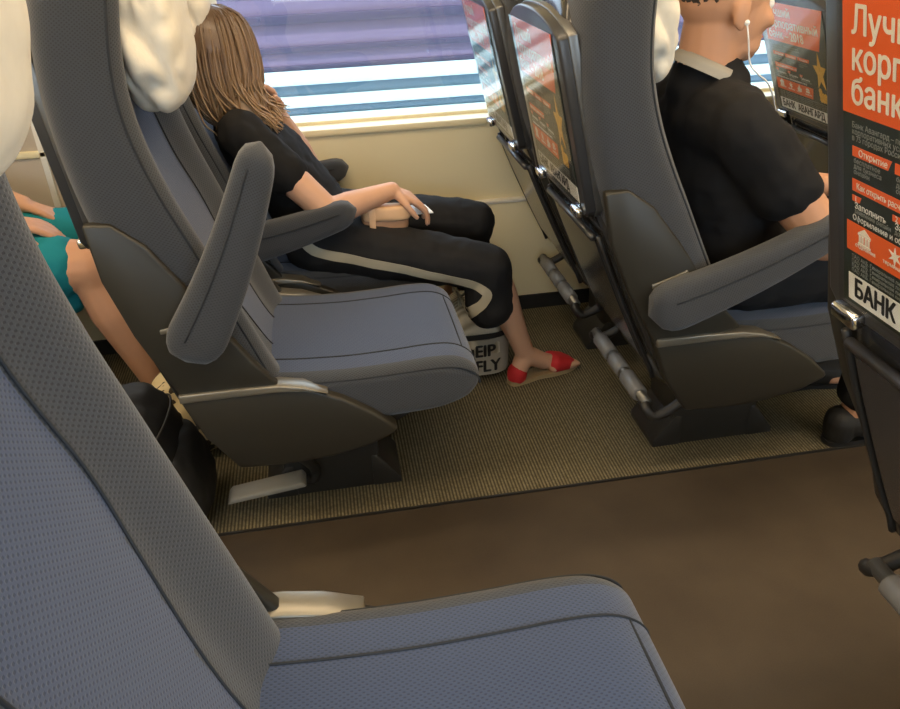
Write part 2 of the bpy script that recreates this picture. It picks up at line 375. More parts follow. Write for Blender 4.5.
# ------------------------------------------------------------------ outside
g = struct(box('ground', (-14, 2.9, -1.3), (16, 14, -1.2), plain('pale_ballast', (.62, .60, .56), .95, scale=8, var=.2), None, 0))
struct(box('ground_bounce_added', (-14, -9, -.35), (16, -.75, -.25), plain('warm_bounce_ground', (.55, .47, .36), .95, scale=8, var=.15), None, 0))  # unseen warm ground, added to bounce sunlight into the carriage
M['t_purple'] = plain('train_purple', (.125, .10, .175), .35, var=.1, scale=2)
M['t_dark'] = plain('train_dark_rib', (.04, .036, .075), .4)
M['t_white'] = plain('train_white', (.42, .54, .57), .35)
M['t_blue'] = plain('train_blue_grey', (.09, .155, .21), .35)
M['t_blown'] = plain('train_blown_white', (.84, .88, .90), .5)  # near-white colour imitates overexposure low in the window
tr = link('cut_down_train', None); tr.location = (0, 4.4, -1.375)
tag(tr, 'purple passing train with pale blue stripes outside the window, cut low to let sky light in', 'wagon')
TZ = -1.2
box('body', (-7, .03, 1.2-.05), (8, 2.6, 2.84), M['t_purple'], tr, 0)  # body cut low so that sky light floods in at the window
box('blown_skirt', (-7, 0, .25), (8, 2.4, 1.66), M['t_blown'], tr, .01)  # stands in for the blown-out white below the stripes
for z0, z1, mt, dp in ((1.66, 1.73, 't_white', .01), (1.73, 1.775, 't_blue', .03), (1.775, 1.83, 't_white', .0), (1.83, 1.89, 't_blue', .03), (1.89, 1.96, 't_white', .0),
                       (1.96, 1.985, 't_dark', .03), (2.05, 2.08, 't_dark', .02), (2.19, 2.235, 't_dark', .015), (2.36, 2.385, 't_dark', .015), (2.52, 2.56, 't_dark', .015), (2.75, 2.80, 't_dark', .015)):
    box('body_stripe', (-7, dp-.012, z0), (8, .06, z1), M[mt], tr, .004)
for k in range(12): box('side_post', (-6.6+k*1.25, -.012, 2.60), (-6.52+k*1.25, .05, 2.80), M['t_dark'], tr, .006)

# ------------------------------------------------------------------ seats
BACK = [  # z, front x, rear x, half width, recess of the centre
    (.385, -.135, -.30, .205, .0), (.42, -.125, -.325, .222, .004), (.47, -.142, -.352, .228, .02), (.56, -.172, -.39, .232, .03), (.66, -.206, -.425, .234, .034),
    (.76, -.240, -.452, .236, .036), (.86, -.275, -.470, .238, .04), (.95, -.300, -.480, .238, .04), (1.04, -.312, -.484, .236, .052),
    (1.12, -.308, -.480, .232, .058), (1.20, -.295, -.468, .226, .055), (1.28, -.282, -.448, .214, .045), (1.33, -.285, -.425, .196, .03), (1.365, -.30, -.40, .165, .01), (1.378, -.325, -.375, .12, 0)]
def recess(y, wd, rec):
    q = min(1, max(0, (abs(y)/wd-.44)/.44)); q = q*q*(3-2*q); return (rec+.014)*(1-q)
def seam_y(z):
    q = min(1, max(0, (.80-z)/.34)); return .118-.050*q*q*(3-2*q)
def back_front(z, y):
    F, R, wd, rec = interp(BACK, z); return F-recess(y, wd, rec)
def mesh_backrest():
    rings = []; N = 144; zs = [.385+.0125*i for i in range(80)]; zs = [z for z in zs if z < 1.378]+[1.378]
    for z in zs:
        F, R, wd, rec = interp(BACK, z); r = []
        for k in range(N):
            t = 2*math.pi*k/N; c, s = math.cos(t), math.sin(t); e = 2/4.2
            y = wd*math.copysign(abs(c)**e, c); x = (F+R)/2+(F-R)/2*math.copysign(abs(s)**e, s)
            if s > 0: x -= recess(y, wd, rec)*min(1, s*1.6)
            r.append((x, y, z))
        rings.append(r)
    def mo(c, f):
        F, R, wd, rec = interp(BACK, c.z); return 1 if abs(c.y) < seam_y(c.z) and c.x > (F+R)/2 and c.z < 1.25 else 0
    return to_mesh('backrest', loft(rings, mo), [M['fab'], M['panel']])
def mesh_seams_back():
    bm = bmesh.new()
    for s in (-1, 1):
        add_tube(bm, [(back_front(z, seam_y(z))+.0008, s*seam_y(z), z) for z in [.43+.02*i for i in range(45)]], .0018, 6)
        pts = []
        for i in range(46):
            z = .43+.02*i; F, R, wd, rec = interp(BACK, z); h_ = (F-R)/2; sn = min(1, (F-.03-(F+R)/2)/h_)**2.1; pts.append((F-.03, s*(wd*(1-sn*sn)**.238+.0005), z))
        add_tube(bm, pts, .0025, 6)
    return to_mesh('seam', bm, M['seam'])
CUSH = [(-.20, .452), (-.10, .446), (0, .441), (.10, .443), (.18, .447), (.235, .443), (.272, .424), (.29, .396), (.283, .366), (.255, .340), (.19, .320), (.08, .314), (-.05, .314), (-.18, .316), (-.228, .34), (-.232, .42)]
def mesh_cushion():
    prof = [(p.x, p.y) for p in catmull([(a, b, 0) for a, b in CUSH], 5, True)]
    rings = []; H = .228; rr = .034; ys = []
    for i in range(9): ys.append(-H+rr*(1-math.cos(math.pi/2*i/8)))
    ys += [-.17+.34*i/16 for i in range(17)]; ys += [-y for y in ys[:9][::-1]]
    cx, cz = .03, .383
    for y in ys:
        d = max(0, abs(y)-(H-rr)); ins = rr-math.sqrt(max(0, rr*rr-d*d)); r = []
        for x, z in prof:
            v = Vector((x-cx, z-cz)); kx = (.26-ins)/.26; kz = (.066-ins*.8)/.066
            crown = .006*(1-(y/H)**2) if z > .4 else 0
            r.append((cx+v.x*kx, y, cz+v.y*kz+crown))
        rings.append(r)
    def mo(c, f): return 1 if abs(c.y) < .195 and (c.z > .40 or c.x > .25) else 0  # blue cloth widened onto the bolster tops to imitate daylight there
    return to_mesh('cushion', loft(rings, mo), [M['fab'], M['panel']])
def mesh_seam_cushion():
    bm = bmesh.new(); prof = catmull([(a, b, 0) for a, b in CUSH], 5, True); top = prof[0:38]
    for s in (-1, 1):
        add_tube(bm, [(p.x, s*.141, p.y+.0040) if p.y > .40 else (p.x+.001, s*.141, p.y) for p in top], .002, 6)
        add_tube(bm, [(.03+(p.x-.03)*.985, s*.2225, .383+(p.y-.383)*.80) for p in top], .0025, 6)
    add_tube(bm, [(.262, -.141+.282*i/20, .4340+.005*(1-(i/10-1)**2)) for i in range(21)], .002, 6)
    return to_mesh('seam', bm, M['seam'])
def mesh_pillow():
    bm = bmesh.new(); bmesh.ops.create_cube(bm, size=2); bmesh.ops.subdivide_edges(bm, edges=bm.edges, cuts=22, use_grid_fill=True)
    for v in bm.verts:
        p = v.co; r = (abs(p.x)**3.4+abs(p.y)**4.0+abs(p.z)**3.2)**(1/3.5); q = p/r
        c = Vector((q.x*.066, q.y*.152, q.z*.137))
        if q.x > 0: c.x -= .012*(1-(q.y)**2)
        side = abs(q.y)**2
        f = (abs(noise.noise(Vector((c.x*20, c.y*7+3, c.z*13+c.x*14))))-.22)*.040+noise.noise(Vector((c.x*45+5, c.y*30, c.z*40)))*.003
        c += Vector((q.x*.35, q.y, q.z*.5))*f*(.22+side)
        v.co = c+Vector((-.292, 0, 1.126))
    return to_mesh('headrest', bm, M['cover'])
SIDE = [(-.452, .835), (-.402, .832), (-.350, .785), (-.295, .695), (-.24, .592), (-.195, .515), (-.15, .452), (-.25, .44), (-.352, .447), (-.412, .60), (-.444, .72)]
FIN = [(-.36, .452), (-.15, .447), (-.085, .432), (-.02, .40), (.045, .353), (.094, .304), (.085, .293), (.03, .268), (-.06, .250), (-.16, .244), (-.262, .250), (-.32, .34)]
def mesh_armrest():
    # lies along +x from its pivot at the origin
    rings = []
    for i in range(29):
        t = i/28; L = -.06+.47*t
        hh = .062*(1-t)+.034*t; end = min(1, math.sqrt(max(0, 1-(max(0, .16-t)/.16)**2.2)))*min(1, math.sqrt(max(0, 1-(max(0, t-.88)/.12)**2.2)))
        hh = max(.003, hh*end); wy = max(.003, .031*min(1, end*1.15)); zc = .012*t-.014*math.sin(math.pi*t)
        rings.append([(L, wy*math.copysign(abs(math.cos(a))**.6, math.cos(a)), zc+hh*math.copysign(abs(math.sin(a))**.62, math.sin(a))) for a in [2*math.pi*k/32 for k in range(32)]])
    return to_mesh('armrest', loft(rings), M['fab'])
def mesh_arm_seam():
    bm = bmesh.new()
    for s in (-1, 1):
        pts = []
        for i in range(24):
            t = .12+.78*i/23; hh = .062*(1-t)+.034*t; pts.append((-.06+.47*t, s*.0305, .012*t-.014*math.sin(math.pi*t)+hh*.35))
        add_tube(bm, pts, .0022, 6)
    return to_mesh('seam', bm, M['seam'])
SHELL = [(.27, -.265, -.24), (.30, -.320, -.24), (.36, -.342, -.26), (.45, -.372, -.29), (.55, -.402, -.32), (.65, -.430, -.36), (.74, -.452, -.385), (.80, -.466, -.40), (.90, -.484, -.41), (1.0, -.492, -.42), (1.1, -.494, -.42), (1.16, -.488, -.41), (1.20, -.470, -.41), (1.22, -.45, -.42)]
def mesh_shell():
    rings = []
    for i in range(49):
        z = .27+.95*i/48; R, F = interp(SHELL, z); wd = .214 if z > .5 else .214-.02*((.5-z)/.23)
        if z > .66: wd = .214-.034*min(1, (z-.66)/.12)
        if z > 1.08: wd *= math.sqrt(max(.02, 1-((z-1.08)/.17)**2))
        r = []
        for k in range(40):
            t = 2*math.pi*k/40; c, s = math.cos(t), math.sin(t)
            r.append(((F+R)/2+(F-R)/2*math.copysign(abs(s)**.4, s), wd*math.copysign(abs(c)**.4, c), z))
        rings.append(r)
    return to_mesh('back_shell', loft(rings), M['rear'])
# poster plane: from (-.568,1.125) down to (-.516,.745); local x = -Y, local y up, local z out of the back
PB, PT = Vector((-.472, 0, .772)), Vector((-.510, 0, 1.165))
PU = (PT-PB).normalized(); PX = Vector((0, -1, 0)); PN = PX.cross(PU)
PM = Matrix((PX, PU, PN)).transposed().to_4x4(); PM.translation = (PT+PB)/2
def frame_poly(w_, h, dome, n=14):
    pts = [(-w_, -h+.02), (-w_+.02, -h), (w_-.02, -h), (w_, -h+.02)]
    for i in range(n+1):
        t = i/n; x = w_*(1-2*t); pts.append((x, h-dome+dome*(1-abs(1-2*t)**2.6)))
    return pts
def mesh_frame(w_=.196, h=.205, z0=-.03, z1=.004, dome=.04, mat='frame', bev=.006):
    bm = bmesh.new(); P = frame_poly(w_, h, dome); lo = [bm.verts.new((x, y, z0)) for x, y in P]; hi = [bm.verts.new((x, y, z1)) for x, y in P]
    bm.faces.new(lo[::-1]); bm.faces.new(hi)
    for i in range(len(P)): bm.faces.new((lo[i], lo[(i+1) % len(P)], hi[(i+1) % len(P)], hi[i]))
    bmesh.ops.recalc_face_normals(bm, faces=bm.faces)
    if bev: bmesh.ops.bevel(bm, geom=[e for e in bm.edges if e.calc_face_angle(0) > .9], offset=bev, segments=3, profile=.5, affect='EDGES')
    return to_mesh('poster_frame', bm, M[mat], angle=45)
def flat(polys, mat, name, z=.0006):
    bm = bmesh.new()
    for P in polys:
        lo = [bm.verts.new((x, y, 0)) for x, y in P]; hi = [bm.verts.new((x, y, z)) for x, y in P]; n = len(P)
        bm.faces.new(lo[::-1]); bm.faces.new(hi)
        for i in range(n): bm.faces.new((lo[i], lo[(i+1) % n], hi[(i+1) % n], hi[i]))
    bmesh.ops.recalc_face_normals(bm, faces=bm.faces); return to_mesh(name, bm, M[mat], False)
AW, AH = .320, .352
def uvp(u, v): return ((u-.5)*AW, (.5-v)*AH)
def rect(u0, v0, u1, v1, slant=0): return [uvp(u0, v1), uvp(u1-slant, v1), uvp(u1, v0), uvp(u0, v0)]
POSTER = []
def poster_spec():
    P = POSTER
    def fl(name, polys, mat, dz): P.append((name, flat(polys, mat, name), dz, None))
    def tx(name, s, u, v, size, mat, bold=0, sx=1.0, dz=.0016):
        x, y = uvp(u, v); P.append((name, text_mesh(s, size, M[mat], bold, sx), dz, (x, y)))
    fl('title_block', [[uvp(0, .345), uvp(.865, .345), uvp(1.0, 0), uvp(0, 0)]], 'p_orange', .0008)
    for s, v in (('Лучший', .115), ('корпоративный', .215), ('банк – 2018', .312)): tx('title_line', s, .045, v, .0385, 'p_cream', .0008, .93)
    for s, v in (('Банк Авангард – победитель премии', .385), ('корпоративных услуг и обслуживания', .405), ('в 75 городах России', .425)): tx('small_print', s, .05, v, .0088, 'p_grey', 0, .95)
    for k, s in enumerate(('Открытие', 'Платежи', 'Кредиты')):
        u = .05+.215*k; fl('tag_box', [rect(u, .443, u+.20, .475, .018)], 'p_orange', .0008); tx('tag_text', s, u+.035, .468, .010, 'p_cream')
        for j in range(3): tx('small_print', ('бесплатное', 'для бизнеса', 'онлайн')[j], u+.01, .494+.018*j, .0078, 'p_grey')
    fl('tag_box', [rect(.05, .548, .44, .588, .02)], 'p_orange', .0008); tx('tag_text', 'Как открыть расчетный счет', .075, .577, .0098, 'p_cream', 0, .85)
    for k, (a, b) in enumerate((('Заполнить', 'заявление онлайн'), ('Загрузить', 'документы'), ('Получить', 'реквизиты счета'))):
        u = .05+.21*k; fl('tag_box', [rect(u, .602, u+.05, .622, .01)], 'p_orange', .0008); tx('tag_text', str(k+1), u+.015, .619, .009, 'p_cream')
        tx('step_text', a, u+.015, .643, .0105, 'p_white'); tx('small_print', b, u+.015, .660, .0078, 'p_grey', 0, .9)
    tx('step_text', 'Оформление и обслуживание счета', .055, .684, .0095, 'p_white')
    fl('icon_block', [rect(0.02, .697, .67, .80, .03)], 'p_orange', .0008)
    def at(u, v, pts, k=.011): x, y = uvp(u, v); return [(x+a*k, y+b*k) for a, b in pts]
    bank = [at(.12, .735, q) for q in ([(-1, .45), (1, .45), (0, 1.1)], [(-1, -.9), (1, -.9), (1, -.65), (-1, -.65)], [(-1, .2), (1, .2), (1, .4), (-1, .4)], *[[(a, -.6), (a+.3, -.6), (a+.3, .15), (a, .15)] for a in (-.85, -.42, .1, .55)])]
    fl('icon', bank, 'p_cream', .0016)
    star = lambda n, r0, r1: [((r0 if i % 2 == 0 else r1)*math.sin(math.pi*i/n), (r0 if i % 2 == 0 else r1)*math.cos(math.pi*i/n)) for i in range(2*n)]
    fl('icon', [at(.28, .735, star(6, 1, .35))], 'p_cream', .0016)
    fl('icon', [at(.43, .737, q) for q in ([(-.9, -.9), (.9, -.9), (1, .1), (-1, .1)], [(-.5, .2), (.5, .2), (.3, .6), (-.3, .6)], [(-.12, .65), (.12, .65), (.12, 1), (-.12, 1)])], 'p_cream', .0016)
    fl('icon', [at(.57, .737, q) for q in ([(-.9, -.5), (.9, -.5), (.9, .0), (-.9, .0)], [(-.9, .2), (.9, .2), (.5, .8), (-.5, .8)])], 'p_cream', .0016)
    for k in range(4): tx('small_print', ('отделения', 'терминалы', 'карты', 'переводы')[k], .07+.15*k, .775, .007, 'p_cream')
    for j in range(4): tx('small_print', 'ПАО АКБ. Генеральная лицензия. Условия обслуживания и тарифы на сайте банка', .05, .822+.017*j, .0066, 'p_grey')
    sx, sy = uvp(.83, .53)
    fl('trophy_star', [[(sx+a*.042*.8, sy+b*.062) for a, b in star(5, 1, .42)]], 'p_gold', .0016)
    bm = bmesh.new(); x0, y0 = uvp(.83, .735)
    for k in range(7): ellipsoid(bm, (x0+.012*((k % 3)-1), y0-.012+.013*(k//3), .001), (.009, .010, .0012), seg=10)
    P.append(('trophy_base', to_mesh('trophy_base', bm, M['p_gold']), .0010, None))
    fl('bank_strip', [rect(.03, .885, 1.0, .985)], 'p_white', .0008)
    tx('bank_name', 'БАНК  АВАНГАРД', .065, .963, .0335, 'p_ink', .0012, .80)
poster_spec()
MESH = dict(backrest=mesh_backrest(), seam_b=mesh_seams_back(), cushion=mesh_cushion(), seam_c=mesh_seam_cushion(), pillow=mesh_pillow(), arm=mesh_armrest(), arm_seam=mesh_arm_seam(), shell=mesh_shell(), frame=mesh_frame(),
            rim=mesh_frame(.199, .208, -.036, -.016, .042, 'steel', .003))
def build_once():
    for s, k in ((-1, 'n'), (1, 'f')):
        a, b = sorted((s*.222, s*.247)); MESH['side_'+k] = to_mesh('side_shell', prism_bm(SIDE, a, b, .006), M['shell'], angle=50)
        a, b = sorted((s*.205, s*.250)); MESH['fin_'+k] = to_mesh('side_fin', prism_bm(FIN, a, b, .007), M['shell'], angle=50)
        bm = bmesh.new(); top = [(-.355, .447), (-.25, .447), (-.15, .443), (-.10, .433), (-.05, .412)]; th = [.020, .019, .016, .011, .003]
        poly = [(x, z+.010) for x, z in top]+[(x, z+.010-t) for (x, z), t in list(zip(top, th))[::-1]]
        a, b = sorted((s*.212, s*.2545)); MESH['strip_'+k] = to_mesh('trim_strip', prism_bm(poly, a, b, .003), M['strip'], angle=50)
        poly = [(-.34, .645), (-.275, .650), (-.255, .662), (-.26, .672), (-.29, .664), (-.34, .655)]
        a, b = sorted((s*.235, s*.2505)); MESH['bead_'+k] = to_mesh('edge_bead', prism_bm([(x-.02, z-.045) for x, z in poly], a, b, .002), M['strip'], angle=50)
    MESH['plate'] = to_mesh('under_plate', prism_bm([(-.24, .318), (.16, .318), (.10, .285), (-.22, .262)], -.19, .19, .006), M['dark'], angle=40)
build_once()
def make_seat(name, label, loc, arm_n=20, arm_f=20, head_dz=0.0, poster=False, foot=(-.335, .245), group='blue train seats', ped_h=0.0, recline=0.0, head_dx=0.0, plate=False):
    e = link('train_seat', None); e.location = loc; tag(e, label, 'train seat', group)
    K = lambda nme, key, par=e: link(nme, MESH[key], par)
    b = K('backrest', 'backrest'); K('seam', 'seam_b', b)
    c = K('cushion', 'cushion'); K('seam', 'seam_c', c)
    h = K('headrest', 'pillow'); h.location = (head_dx, 0, head_dz)
    for k, s, ang in (('n', -1, arm_n), ('f', 1, arm_f)):
        K('side_shell', 'side_'+k); f = K('side_fin', 'fin_'+k); K('trim_strip', 'strip_'+k, f); K('edge_bead', 'bead_'+k)
        if ang is None: continue
        a = K('armrest', 'arm'); a.location = (-.335+.045*(ang > 45), s*.272, .555+.045*(ang > 45)); a.rotation_euler = (0, -math.radians(ang), 0); K('seam', 'arm_seam', a)
    K('under_plate', 'plate'); sh = K('back_shell', 'shell')
    # folding table leaf and pocket on the lower back
    def onback(z, off): return interp(SHELL, z)[0]-off
    bm = bmesh.new(); zs = [.70-.32*i/12 for i in range(13)]
    rings = []
    for z in zs:
        rings.append([(onback(z, .012), -.165, z), (onback(z, .012), .165, z), (onback(z, -.01), .165, z), (onback(z, -.01), -.165, z)])
    lf = loft(rings); link('table_leaf', to_mesh('table_leaf', lf, M['rear'], True, 35), sh)
    tube('table_hinge', [(onback(.712, .014), -.17, .712), (onback(.712, .014), .17, .712)], .008, M['frame'], sh, 10)
    tube('edge_line', [(onback(.703, .0135), -.160, .703), (onback(.703, .0135), .160, .703)], .0022, M['strip'], sh, 6)
    for s in (-1, 1): tube('shell_rail', [(onback(z, .006), s*.187, z) for z in [.72-.03*i for i in range(14)]], .006, M['dark'], sh)
    # pedestal
    p = link('pedestal', to_mesh('pedestal', prism_bm([(-.20, .30), (.06, .30), (.045, .0-ped_h), (-.19, .0-ped_h)], -.06, .10, .006), M['base'], angle=40), e)
    for x0, x1 in ((-.245, -.165), (.03, .105)):
        hi = x0 < 0
        poly = [(x0, -ped_h), (x1, -ped_h), (x1, .095-ped_h), (x1-.02 if hi else x0, .10-ped_h), (x0, .022-ped_h)] if hi else [(x0, -ped_h), (x1, -ped_h), (x1, .018-ped_h), (x0+.015, .10-ped_h), (x0, .10-ped_h)]
        link('foot', to_mesh('foot', prism_bm(poly, -.062, .102, .004), M['base'], angle=40), p)
    # footrest: two arms swinging from the seat foot, a cross bar and round pads
    fx, fz = foot; fr = link('footrest', to_mesh('footrest', prism_bm([(-.335, .050), (-.325, .067), (-.145, .092), (-.135, .075)], -.125, -.066, .006), M['plate'], angle=40), e) if plate else tube('footrest', [(fx, -.19, fz), (fx, .19, fz)], .014, M['steel'], e, 12)
    for s in (-1, 1):
        if plate: pts = catmull([(-.15, .02+s*.08, .058), (-.125, .02+s*.085, .05), (-.115, .02+s*.09, .09), (-.15, s*.15, .2), (-.225, s*.198, .285)], 6)
        else: pts = catmull([(fx, s*.175, fz), (fx-.004, s*.197, fz-.012), (fx+.02, s*.205, fz-.03), (fx+.075, s*.203, fz-.005), (-.225, s*.198, .285)], 6)
        tube('footrest_arm', pts, .013, M['dark'], fr, 10)
    for y0, y1 in () if plate else ((-.15, -.055), (-.035, .035), (.055, .15)):
        tube('foot_pad', [(fx-.002, y0, fz), (fx-.002, y0+.004, fz), (fx-.002, y1-.004, fz), (fx-.002, y1, fz)], [.015, .021, .021, .015], M['grey'], fr, 14)
    bolt = tube('pivot_bolt', [(-.225, -.216, .285), (-.225, -.205, .285)], .012, M['chrome'], e, 12)
    # poster frame on the back
    fo = K('poster_frame', 'frame'); fo.matrix_basis = PM; K('rim', 'rim', fo)
    if poster:
        pm = Matrix.Translation(PN*.0045)
        po = link('poster', flat([[(-AW/2, -AH/2), (AW/2, -AH/2), (AW/2, AH/2), (-AW/2, AH/2)]], 'p_black', 'poster', .001), e)
        po.matrix_basis = pm @ PM @ Matrix.Translation((0, -.006, 0)); po['label'] = 'orange and black printed bank advertisement'
        for nme, me, dz, xy in POSTER:
            t = link(nme, me, po); t.location = (xy[0] if xy else 0, xy[1] if xy else 0, dz+(.0003 if xy else 0))
        cv = link('clear_cover', MESH['clear'], e); cv.matrix_basis = Matrix.Translation(PN*.0085) @ PM
    for s in (-1, 1):
        k = box('poster_clip', (-.024, -.010, -.004), (.024, .010, .014), M['chrome'], e, .005, 3); k.matrix_basis = PM @ Matrix.Translation((s*.145, -.197, .006))
    if recline:   # swing the back and all that is fixed to it about the seat hinge
        hinge = Vector((-.24, 0, .44)); rm = Matrix.Translation(hinge) @ Matrix.Rotation(-math.radians(recline), 4, 'Y') @ Matrix.Translation(-hinge)
        for ch in e.children:
            if ch.name.split('.')[0] in ('backrest', 'headrest', 'side_shell', 'edge_bead', 'back_shell', 'poster_frame', 'poster', 'clear_cover', 'poster_clip'): ch.matrix_basis = rm @ ch.matrix_basis
    return e
bmc = bmesh.new(); add_box(bmc, (-AW/2-.004, -AH/2-.008, 0), (AW/2+.004, AH/2-.002, .0012)); MESH['clear'] = to_mesh('clear_cover', bmc, M['clear'], False)
P = 1.043; YA, YW, YN = 1.69, 2.25, .475
make_seat('a', 'empty aisle seat with raised armrest in front of the girl', (0, YA, 0), 62, None, foot=(-.30, .06), plate=True)
make_seat('b', 'window seat the girl in black trousers is sitting in', (0, YW, 0), 10, 4)
make_seat('c', 'aisle seat the man in the black T-shirt is sitting in', (P, YA, 0), 21, None, poster=True, recline=7)
make_seat('d', 'window seat beside the man, its poster against the window', (P, YW, 0), 10, 10, poster=True, recline=8)
make_seat('e', 'aisle seat ahead of the man, behind the large poster', (2.11, YA, 0), 10, None, poster=True)
make_seat('f', 'window seat ahead of the man, with the small gold star poster', (2.06, YW, 0), 10, 10, poster=True, recline=16)
make_seat('g', 'aisle seat at far left behind the black backpack', (-P, YA, 0), 10, None)
make_seat('h', 'window seat under the passenger with the teal shorts', (-P, YW, 0), 10, 10)
make_seat('i', 'large empty grey-blue seat in the near foreground', (.036, YN, .13), -80, -80, head_dz=.05, head_dx=-.012, recline=-3, ped_h=.03)
make_seat('j', 'near seat at right edge with large poster reading БАНК', (1.122, .60, .142), -80, None, poster=True, recline=8, ped_h=.042)
# ------------------------------------------------------------------ people
V = Vector
def unit(v): return Vector(v).normalized()
def child(o, e): o.parent = e; o.location = -e.location; return o
def frame3(f, u):
    f = unit(f); l = Vector(u).cross(f).normalized(); u = f.cross(l); return f, l, u, Matrix((f, l, u)).transposed()
def head(bm, c, f, u, k=1.0):
    f, l, u, R = frame3(f, u); c = V(c)
    def E(a, b, d, r): ellipsoid(bm, c+(f*a+l*b+u*d)*k, [q*k for q in r], R)
    E(-.014, 0, .028, (.098, .078, .092)); E(.022, 0, -.02, (.074, .066, .088)); E(.040, 0, -.062, (.056, .050, .046)); E(.066, 0, -.090, (.026, .028, .020))
    E(.074, 0, .030, (.022, .056, .014))
    for s in (-1, 1):
        E(.062, s*.036, -.022, (.028, .024, .026)); E(-.012, s*.080, -.012, (.020, .008, .032)); E(-.008, s*.081, -.036, (.010, .007, .011)); E(.100, s*.011, -.034, (.010, .008, .007))
    limb(bm, [(*(c+(f*.088+u*.014)*k), .010*k), (*(c+(f*.104-u*.014)*k), .011*k), (*(c+(f*.112-u*.030)*k), .013*k)])
    E(.084, 0, -.056, (.014, .024, .006)); E(.081, 0, -.068, (.014, .021, .007))
def face_parts(e, c, f, u, k=1.0):
    f, l, u, R = frame3(f, u); c = V(c)
    for s in (-1, 1):
        b = bmesh.new(); ellipsoid(b, c+(f*.076+l*s*.031+u*.006)*k, (.013*k,)*3, R); eo = child(link('eye', to_mesh('eye', b, M['eye'])), e)
        b = bmesh.new(); ellipsoid(b, c+(f*.0865+l*s*.031+u*.006)*k, (.0035*k, .0062*k, .0062*k), R); io = link('iris', to_mesh('iris', b, M['iris']), eo)
        b = bmesh.new(); limb(b, [(*(c+(f*.090+l*s*.014+u*.027)*k), .003), (*(c+(f*.088+l*s*.034+u*.033)*k), .0035), (*(c+(f*.074+l*s*.052+u*.027)*k), .002)], 8); child(link('eyebrow', to_mesh('eyebrow', b, M['brow'])), e)
    b = bmesh.new(); ellipsoid(b, c+(f*.094-u*.058)*k, (.006, .020, .0045), R); ellipsoid(b, c+(f*.092-u*.0665)*k, (.006, .017, .005), R); child(link('lips', to_mesh('lips', b, M['lip'])), e)
def hand(bm, W, d, n, thumb, k=1.0, curl=(.25, .5, .4), spread=.06):
    # W wrist, d finger direction, n palm normal (fingers bend towards it), thumb=+1/-1 side
    d = unit(d); n = V(n); n = (n-d*n.dot(d)).normalized(); s = d.cross(n)*thumb; W = V(W)
    tips = []
    for i, (Ls, r) in enumerate((((.040, .025, .019), .0088), ((.045, .029, .020), .0090), ((.041, .027, .019), .0086), ((.032, .020, .017), .0076))):
        o = (1.5-i)*.0185*k; a = W+s*o*.55+d*.012*k; kn = W+s*o+d*(.082-.006*abs(i-1))*k
        chain = [(*a, .0135*k), (*kn, .0112*k)]; ang = 0; p = kn; sd = (s*(1.5-i)*spread)
        for L, c in zip(Ls, curl):
            ang += c; q = (d*math.cos(ang)+n*math.sin(ang)+sd).normalized(); p = p+q*L*k; chain.append((*p, r*k*(1 if L > .03 else .88)))
        limb(bm, chain, 10); tips.append(p)
    ellipsoid(bm, W+d*.045*k, (.034*k, .026*k, .015*k), Matrix((d, s, n)).transposed())
    b0 = W+d*.018*k+s*.018*k; b1 = b0+(d*.55+s*.75+n*.25).normalized()*.040*k; b2 = b1+(d*.85+s*.35+n*.35).normalized()*.030*k; b3 = b2+(d*.9+s*.1+n*.4).normalized()*.022*k
    limb(bm, [(*b0, .015*k), (*b1, .0115*k), (*b2, .0098*k), (*b3, .0082*k)], 10)
def foot(bm, ank, d, k=1.0, z0=.014):
    d = unit((d[0], d[1], 0)); l = V((-d.y, d.x, 0)); a = V(ank); base = V((a.x, a.y, z0))
    heel = base-d*.035*k
    limb(bm, [(*a, .034*k), (*(base-d*.03*k+V((0, 0, .028*k))), .030*k)])
    limb(bm, [(*a, .034*k), (*(base+d*.07*k+V((0, 0, .042*k))), .030*k), (*(base+d*.125*k+V((0, 0, .022*k))), .024*k)])
    for i in range(5):
        o = (i-2)*.0165*k; L = (.198, .196, .188, .178, .165)[i]*k; limb(bm, [(*(base+d*.10*k+l*o*.8+V((0, 0, .020*k))), .018*k), (*(base+d*L*.86+l*o+V((0, 0, .012*k))), .0125*k), (*(base+d*L+l*o+V((0, 0, .009*k))), .0095*k)], 10)
